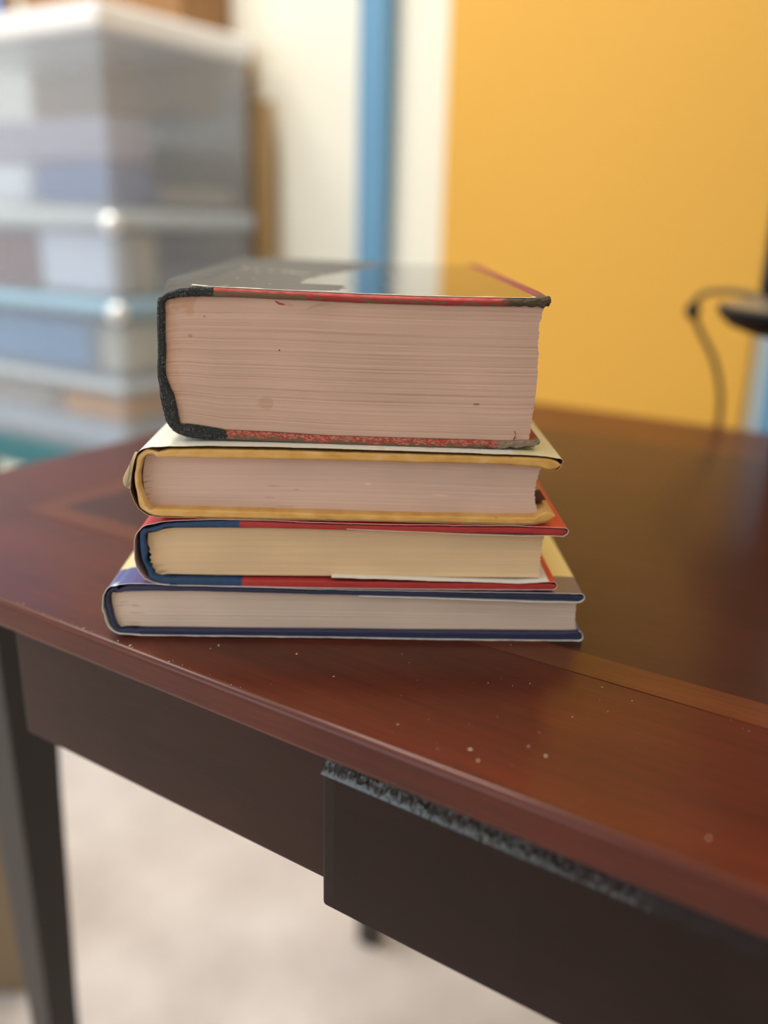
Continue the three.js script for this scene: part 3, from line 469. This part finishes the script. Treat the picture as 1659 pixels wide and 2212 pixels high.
// ---- third from the top: red boards with a blue cloth spine, red jacket
{
  const D = PROFILE.red, L = 0.222, b = book('red book with a blue cloth spine, second from the bottom', 0);
  mesh('page_block', pageBlock(D.pages, L, 23, 0.00007), paper(23, [0.89, 0.76, 0.60], 0.05, [...ticks(0.035, 0.008, 5, 0.05, 9), ...ticks(0.018, 0.003, 4, 0.004, 3)]), b);
  const blue = lin(0x193655), blueHi = lin(0x234a78), red = lin(0xa52a2b), redHi = lin(0xb93a35);
  M.boards = vc({ roughness: 0.55, bumpMap: leatherBump, bumpScale: 0.0001 });
  const split = 0.0508;                                          // where the quarter cloth meets the red paper
  const blueCol = (q) => mix3(blue, blueHi, clamp(0.5 + 0.9 * fbm(q.s * 350, q.w * 300, 6, 3)));
  const boardCol = (q) => q.x < split ? blueCol(q) : mix3(red, redHi, clamp(0.5 + 0.9 * fbm(q.s * 260, q.w * 300 + q.n, 6, 3)));
  const cut = (A) => { const i = A.findIndex(([x]) => x > 40); return A; };
  mesh('spine', sweep(D.spineO, D.spineI, { w0: 0.0004, w1: L, r: 0.0006, per: 7, color: blueCol, jitter: wrinkle(0.0003, 300, 8) }), M.boards, b, 'blue cloth spine');
  mesh('front_cover', sweep(...densePair(D.topU, D.topL, 0.8), { w0: 0, w1: L, r: 0.0006, per: 1, color: boardCol, jitter: wrinkle(0.00016, 170, 3) }), M.boards, b);
  mesh('back_cover', sweep(...densePair(D.botU, D.botL, 0.8), { w0: 0, w1: L, r: 0.0006, per: 1, color: boardCol, jitter: wrinkle(0.00016, 170, 4) }), M.boards, b);
  const path = dense([[92, 46.75], [110, 46.35], [140, 45.45], [160, 45.1], ...D.jacketTop, ...D.jacket, ...D.jacketBot, [160, 25.25], [130, 25.8], [86.2, 26.65]], 1.6);
  const jr = lin(0xd81e1c), white = lin(0xf2efe6), pale = lin(0xe9e6cf);
  mesh('dust_jacket', sheetSweep(path, { w0: -0.0004, w1: L, per: 2, stops: [0.003, 0.012, 0.04], color: (q) => {
    if (q.side !== 0) return q.side === 3 ? lin(0xf0d8cc) : mix3(white, lin(0x9a3a38), 0.6);
    const lower = q.y > 0.0230 && q.y < 0.0280 && q.x > 0.085, upper = q.y > 0.0439 && q.y < 0.0470 && q.x > 0.09;
    if ((lower && q.x < 0.1718) || (upper && q.x < 0.170)) return q.w > 0.014 ? pale : white;  // pale tone further back: yellow reflection on white paper, put into its colour
    return jr;
  }, jitter: (q) => [0.00005 * noise(q.s * 80, 5), q.w < 0.001 ? 0.0004 * noise(q.s * 90, 6) + 0.00025 * noise(q.s * 350, 7) : 0, 0] }), vc({ roughness: 0.45, clearcoat: 0.15, clearcoatRoughness: 0.3 }), b);
}

// ---- second from the top: tan boards, worn white jacket with a torn flake at the spine
{
  const D = PROFILE.tan, L = 0.228, b = book('tan book in a worn white jacket with a torn flake at its spine', 0);
  mesh('page_block', pageBlock(D.pages, L, 37, 0.00009), paper(37, [0.84, 0.715, 0.65], 0.05, [...ticks(0.0125, 0.0025, 16, 0.018, 12), ...ticks(0.055, 0.02, 4, 0.02, 14), [0.128, 0.0075, 0.004, 0.0003, 0.7, [1.2, 1.2, 1.2]], [0.1, 0.011, 0.0014, 0.0003, 0.7, [1.2, 1.2, 1.2]]]), b);
  const tan = lin(0xd9a556), tanHi = lin(0xe9c084), tanLo = lin(0xb98240), stain = lin(0x5c3a1c);
  M.tan = vc({ roughness: 0.6, bumpMap: leatherBump, bumpScale: 0.00012 });
  const col = (q) => { const t = fbm(q.s * 150, q.w * 150 + q.n * 0.35, 3, 3); let c = t > 0 ? mix3(tan, tanHi, clamp(t * 1.3)) : mix3(tan, tanLo, clamp(-t * 1.3)); return mix3(c, stain, 0.6 * step(0.36, 0.46, fbm(q.s * 420, q.w * 500, 12, 3))); };
  const spineCol = (q) => mix3(tanHi, tan, clamp(0.4 + 1.2 * fbm(q.s * 300, q.w * 200 + q.n, 9, 3)));
  mesh('spine', sweep(D.spineO, D.spineI, { w0: 0.0003, w1: L, r: 0.0008, per: 7, color: spineCol, jitter: wrinkle(0.00034, 300, 14) }), M.tan, b);
  mesh('front_cover', sweep(...densePair(D.topU, D.topL, 0.9), { w0: 0, w1: L, r: 0.0009, per: 1, arc: 5, color: col, jitter: wrinkle(0.00022, 230, 16), cap: 0.0009 }), M.tan, b);
  mesh('back_cover', sweep(...densePair(D.botU, D.botL, 0.9), { w0: 0, w1: L, r: 0.0009, per: 1, arc: 5, color: col, jitter: wrinkle(0.0003, 230, 17), cap: 0.0009 }), M.tan, b);
  const path = dense([...D.jacketTop, ...D.jacket, ...D.jacketBot], 1.4);
  const white = lin(0xf4f0e2), cream = lin(0xf0e2b2), brown = lin(0x6b4636), grime = lin(0xb9a98c);
  mesh('dust_jacket', sheetSweep(path, { w0: -0.0002, w1: L, per: 2, stops: [0.002, 0.006, 0.02], color: (q) => {
    if (q.side === 2) return brown;
    if (q.side === 3) return grime;
    const g = step(0.2, 0.5, fbm(q.s * 130, q.w * 160, 21, 4));
    let c = q.x > 0.155 ? cream : white; if (q.y < 0.0685 && q.x < 0.03) c = mix3(white, grime, 0.5);  // creamier right end: a lit patch put into the jacket colour
    return mix3(c, grime, 0.5 * g);
  }, jitter: (q) => [0.00006 * noise(q.s * 70, 8), q.w < 0.001 ? 0.0004 * noise(q.s * 110, 9) + 0.0003 * noise(q.s * 500, 10) : 0, 0] }), vc({ roughness: 0.55 }), b);
  // brown printed paper inside the lower board and the flake of torn jacket
  mesh('endpaper', sheetSweep([[170.4, 56.7], [167.5, 56.2], [164.5, 55.3], [162.6, 54.4]], { w0: 0.010, w1: L - 0.002, per: 3, half: 0.00008, stops: [0.0239, 0.024], color: (q) => q.w < 0.02395 ? lin(0x5a2a20) : lin(0xc9b27a) }), vc({ roughness: 0.7 }), b);
  const cr = new THREE.CatmullRomCurve3(D.flake.map(([x, y]) => V(x / 1000, y / 1000, 0)), true, 'centripetal'), sh = new THREE.Shape(cr.getPoints(70).map((p) => new THREE.Vector2(p.x, p.y)));
  const fg = new THREE.ExtrudeGeometry(sh, { depth: 0.00018, bevelEnabled: true, bevelThickness: 0.00008, bevelSize: 0.00008, bevelSegments: 1, steps: 1 }), fp = fg.attributes.position, fc = [];
  for (let i = 0; i < fp.count; i++) { const x = fp.getX(i), y = fp.getY(i); fp.setZ(i, fp.getZ(i) - 0.0013 + 0.35 * (0.0140 - x) * 0.5 + 0.0004 * noise(x * 700, y * 500)); const k = step(0.22, 0.3, Math.abs(fbm(x * 900, y * 500, 3, 3)) + 0.1); const c = mix3(lin(0xe6cfa6), lin(0x4a3a2c), k * 0.75); fc.push(...c); }
  fg.setAttribute('color', new THREE.Float32BufferAttribute(fc, 3)); fg.computeVertexNormals();
  mesh('torn_flake', fg, vc({ roughness: 0.8 }), b, 'flake of jacket paper curling away from the spine');
}

// ---- top: thick old book, black cloth spine, worn red boards, black glossy cover sheet
{
  const D = PROFILE.black, L = 0.25, W = D.w / 1000, b = book('thick old book with a frayed black cloth spine, on top of the stack', 0);
  mesh('page_block', pageBlock(D.pages, L + W, 51, 0.00018), paper(51, [0.80, 0.66, 0.585], 0.095, [
    [0.033, 0.0455, 0.006, 0.0055, 0.5, [0.93, 0.80, 0.62]], [0.061, 0.010, 0.0032, 0.0022, 0.6, [0.9, 0.85, 0.78]], [0.034, 0.0325, 0.0009, 0.0006, 0.7, [0.8, 0.7, 0.6]], [0.0395, 0.039, 0.0006, 0.0005, 0.7, [0.8, 0.7, 0.6]], [0.1405, 0.0125, 0.0013, 0.0004, 0.8, [0.6, 0.5, 0.42]], [0.0665, 0.0285, 0.0003, 0.0003, 1, [0.15, 0.1, 0.1]], [0.024, 0.02, 0.006, 0.03, 0.35, [0.96, 0.86, 0.72]]]), b);  // last entry: pages tanner along the spine side
  // coarse black cloth with pale worn threads
  const weave = texture(1024, 1024, 0.03, 0.03, (u, v) => {
    const p = 0.00082, a = u / p, c = v / p, da = Math.abs(a - Math.round(a)), dc = Math.abs(c - Math.round(c));
    const worn = step(0.02, 0.3, fbm(u * 170, v * 170, 13, 3)), thread = step(0.15, 0.05, dc + 0.1 * noise(u * 2500, v * 900)) * step(0.02, 0.25, noise(Math.round(a) * 1.7, Math.round(c) * 2.3, 4)) + 0.8 * step(0.12, 0.04, da) * step(0.05, 0.3, noise(Math.round(a) * 2.9, Math.round(c) * 1.3, 8));
    return mix3([0.12, 0.122, 0.118], [0.62, 0.62, 0.57], clamp(thread * (0.45 + 0.55 * worn)));
  });
  const weaveBump = texture(1024, 1024, 0.03, 0.03, (u, v) => 0.5 + 0.22 * Math.cos(u / 0.00082 * 2 * Math.PI) + 0.22 * Math.cos(v / 0.00082 * 2 * Math.PI) + 0.15 * noise(u * 1500, v * 1500), false);
  M.cloth = phys({ map: weave, bumpMap: weaveBump, bumpScale: 0.00022, roughness: 0.8, sheen: 1, sheenRoughness: 0.5, sheenColor: new THREE.Color(1, 0.95, 0.86) });
  const fray = (q, k) => { const rise = q.side === 0 || q.side === 1 ? step(W + 0.0015, W + 0.035, q.w) * Math.max(0, 0.1361 - q.y) * step(0.119, 0.130, q.y) : 0; return [0.0003 * fbm(q.s * 260, q.w * 120, 3, 3) * k + (q.side === 3 ? 0.00022 * noise(q.s * 1400, q.n * 3) : 0), q.side === 3 ? 0.0005 * noise(q.s * 240, 5) + 0.00025 * noise(q.s * 1200, q.n * 4) : 0, -0.0042 * (q.side === 0 || q.side === 1 ? step(W + 0.002, W + 0.05, q.w) * step(0.108, 0.129, q.y) * step(0.034, 0.022, q.x) : 0), rise]; };
  mesh('spine', sweep(D.spineO, D.spineI, { w0: W, w1: W + L, r: 0.0012, per: 8, arc: 5, jitter: fray, cap: 0.0004, stops: [W + 0.004, W + 0.008, W + 0.014, W + 0.02, W + 0.028, W + 0.036, W + 0.06, W + 0.12] }), M.cloth, b, 'frayed black cloth spine');
  const red = lin(0xa33430), litPink = lin(0xd9685f), gray = lin(0x6e5c46), dk = lin(0x5a2320), vein = lin(0xc09a78), corner = lin(0x4d3f2e);
  M.worn = vc({ roughness: 0.85, bumpMap: leatherBump, bumpScale: 0.0003 });
  const topCol = (q) => {
    const bare = step(0.146, 0.152, q.x + 0.004 * noise(q.s * 500, q.n * 2));
    if (q.side !== 3) return q.side === 2 ? dk : mix3(mix3(red, corner, 0.45), corner, bare * step(W + 0.016, W + 0.008, q.w));
    const n = q.n, k = fbm(q.s * 260, n * 1.5, 9, 3), a = step(0.05, 0.25, k + 0.25 * (n < 0.2 ? 1 : 0) - 0.1);
    let c = n > 0.3 ? mix3(red, litPink, 0.5 + 0.5 * noise(q.s * 300)) : mix3(red, gray, a);  // upper edge lighter: light from above put into the colour
    if (q.x < 0.0765) c = mix3(c, gray, n > 0.3 ? 0.1 : 0.9); return mix3(c, corner, bare);
  };
  const topJ = (q, k) => { const e = step(0.148, 0.164, q.x); return [k * (0.00012 + 0.0016 * e) * fbm(q.s * 420, q.w * 500 + q.n, 6, 3), q.side === 3 ? (0.0003 + 0.0012 * e) * fbm(q.s * 380, q.n * 2, 8, 3) : 0, e * 0.0005 * noise(q.n * 3, q.w * 800)]; };
  mesh('front_cover', sweep(...densePair(D.topU, D.topL, 0.35), { w0: W, w1: W + L, r: 0.0016, per: 1, arc: 6, stops: [W + 0.003, W + 0.006, W + 0.02], color: topCol, jitter: topJ, cap: 0.0006 }), M.worn, b);
  const botCol = (q) => {
    const bare = step(0.148, 0.151, q.x); if (q.side !== 3) return q.side === 0 ? mix3(dk, lin(0xa8562c), step(0.148, 0.153, q.x)) : gray;
    const k = fbm(q.s * 330, q.n * 1.2, 15, 3), v = step(0.1, 0.22, Math.abs(fbm(q.s * 520, q.n * 2.4, 22, 2)) * 1.2);
    const c = mix3(red, vein, 0.55 * v); return mix3(mix3(c, gray, step(-0.12, 0.12, k - (q.n + 0.1) * 0.45)), lin(0x8a7c68), bare);
  };
  const botJ = (q, k) => { const e = step(0.12, 0.163, q.x); return [k * (0.0001 + (q.n < 0 ? 0.0014 * e : 0.0004 * e)) * fbm(q.s * 420, q.w * 500 + q.n, 26, 3), q.side === 3 ? (0.0003 + 0.0014 * e) * fbm(q.s * 420, q.n * 2, 28, 3) : 0, 0]; };
  mesh('back_cover', sweep(...densePair(D.botU, D.botL, 0.35), { w0: W, w1: W + L, r: 0.0011, per: 1, arc: 6, stops: [W + 0.003, W + 0.01], color: botCol, jitter: botJ, cap: 0.0006 }), M.worn, b);
  // black sheet pasted on the front board: matt at the left, glossy film over the rest, bubbled and torn
  const gloss = texture(512, 512, 0.2, 0.3, (u, v) => { const w = v - W, edge = 0.071 + 0.32 * Math.max(0, 0.075 - w) * 0.0 + (w < 0.038 ? 0.018 * step(0.0, 0.012, w) : 0.0) + 0.22 * Math.max(0, w - 0.06) + 0.004 * fbm(u * 160, v * 110, 2, 3); const g = step(edge - 0.0012, edge + 0.0012, u); return [0, lerp(0.5, 0.09, g), 0]; }, false);
  const film = texture(512, 512, 0.2, 0.3, (u, v) => 0.5 + 0.3 * fbm(u * 40, v * 25, 31, 3) + 0.2 * step(0.25, 0.4, fbm(u * 120, v * 60, 33, 2)), false);
  const ink = texture(1024, 1024, 0.2, 0.3, (u, v) => { const w = v - W, line = Math.abs(w - (0.128 - 0.55 * (u - 0.03))), dash = step(0.004, 0.0015, line) * step(0.08, 0.2, noise(u * 700, v * 300, 3)) * step(0.085, 0.078, u), chip = step(0.36, 0.44, fbm(u * 300, v * 90, 41, 3)), tear = Math.max(step(0.0026, 0.0022, w + 0.0006 * noise(u * 300, 3)), step(0.0036, 0.0028, w - 0.0012 + 0.002 * noise(u * 220, 1)) * step(0.1, 0.3, noise(u * 120, 9))); return mix3([0.115, 0.118, 0.12], [0.86, 0.84, 0.78], clamp(dash + 0.6 * chip + tear)); });
  const sp = dense([[35.2, 136.45], ...D.topU.slice(0, 9).map(([x, y]) => [x, y + 0.28]), [160.2, 134.55]], 1.2).reverse();
  const sg = sheetSweep(sp, { w0: W + 0.0017, w1: W + L - 0.0015, per: 2, half: 0.00013, stops: [W + 0.004, W + 0.01, W + 0.03, W + 0.08, W + 0.15], jitter: (q) => [q.side === 2 ? 0 : 0.00006 * noise(q.s * 60, q.w * 40), q.w < W + 0.003 ? 0.0005 * noise(q.s * 90, 12) + 0.0003 * noise(q.s * 420, 13) : 0, 0] });
  { const p = sg.attributes.position, uv = sg.attributes.uv; for (let i = 0; i < p.count; i++) uv.setXY(i, p.getX(i), -p.getZ(i)); }
  mesh('cover_sheet', sg, phys({ map: ink, roughnessMap: gloss, roughness: 1, bumpMap: film, bumpScale: 0.0004, specularIntensity: 1, ior: 1.75 }), b, 'black glossy sheet pasted on the front board');
  // peeled scraps hanging from the edge of the front board, and loose threads at the corner
  const scrap = (pts, wd, hex) => { const c = new THREE.CatmullRomCurve3(pts.map(([x, y, w]) => V(x / 1000, y / 1000, -w / 1000))), n = 14, P2 = [], id = []; for (let i = 0; i <= n; i++) { const p = c.getPoint(i / n), k = wd * Math.sin(Math.PI * (0.12 + 0.8 * i / n)) / 1000; P2.push(p.x, p.y + k / 2, p.z, p.x, p.y - k / 2, p.z + 0.0002, p.x, p.y - k / 2, p.z + 0.0003, p.x, p.y + k / 2, p.z + 0.00012); } for (let i = 0; i < n; i++) for (let j = 0; j < 4; j++) { const a = i * 4 + j, e = i * 4 + (j + 1) % 4; id.push(a, e, a + 4, e, e + 4, a + 4); } const g = new THREE.BufferGeometry(); g.setAttribute('position', new THREE.Float32BufferAttribute(P2, 3)); g.setIndex(id); g.computeVertexNormals(); mesh('torn_scrap', g, std({ color: hex, roughness: 0.85 }), b); };
  const w = D.w - 0.8;
  scrap([[88, 131.4, w], [83, 130.9, w - 0.4], [79.5, 130.2, w - 0.9], [76.3, 128.9, w - 1.1]], 1.0, 0xa98a72);
  scrap([[65.5, 131.7, w], [67, 130.9, w - 0.3], [69.3, 130.5, w - 0.5]], 0.9, 0x9a3d33);
  scrap([[69, 131, w - 0.2], [71, 130.5, w - 0.5], [72.5, 130.4, w - 0.7]], 0.7, 0xb08c70);
  scrap([[155.2, 81.5, w + 2], [156, 83.2, w + 1.8], [155.4, 85, w + 2]], 1.3, 0x7c3a26);
}

renderer.render(scene, camera);
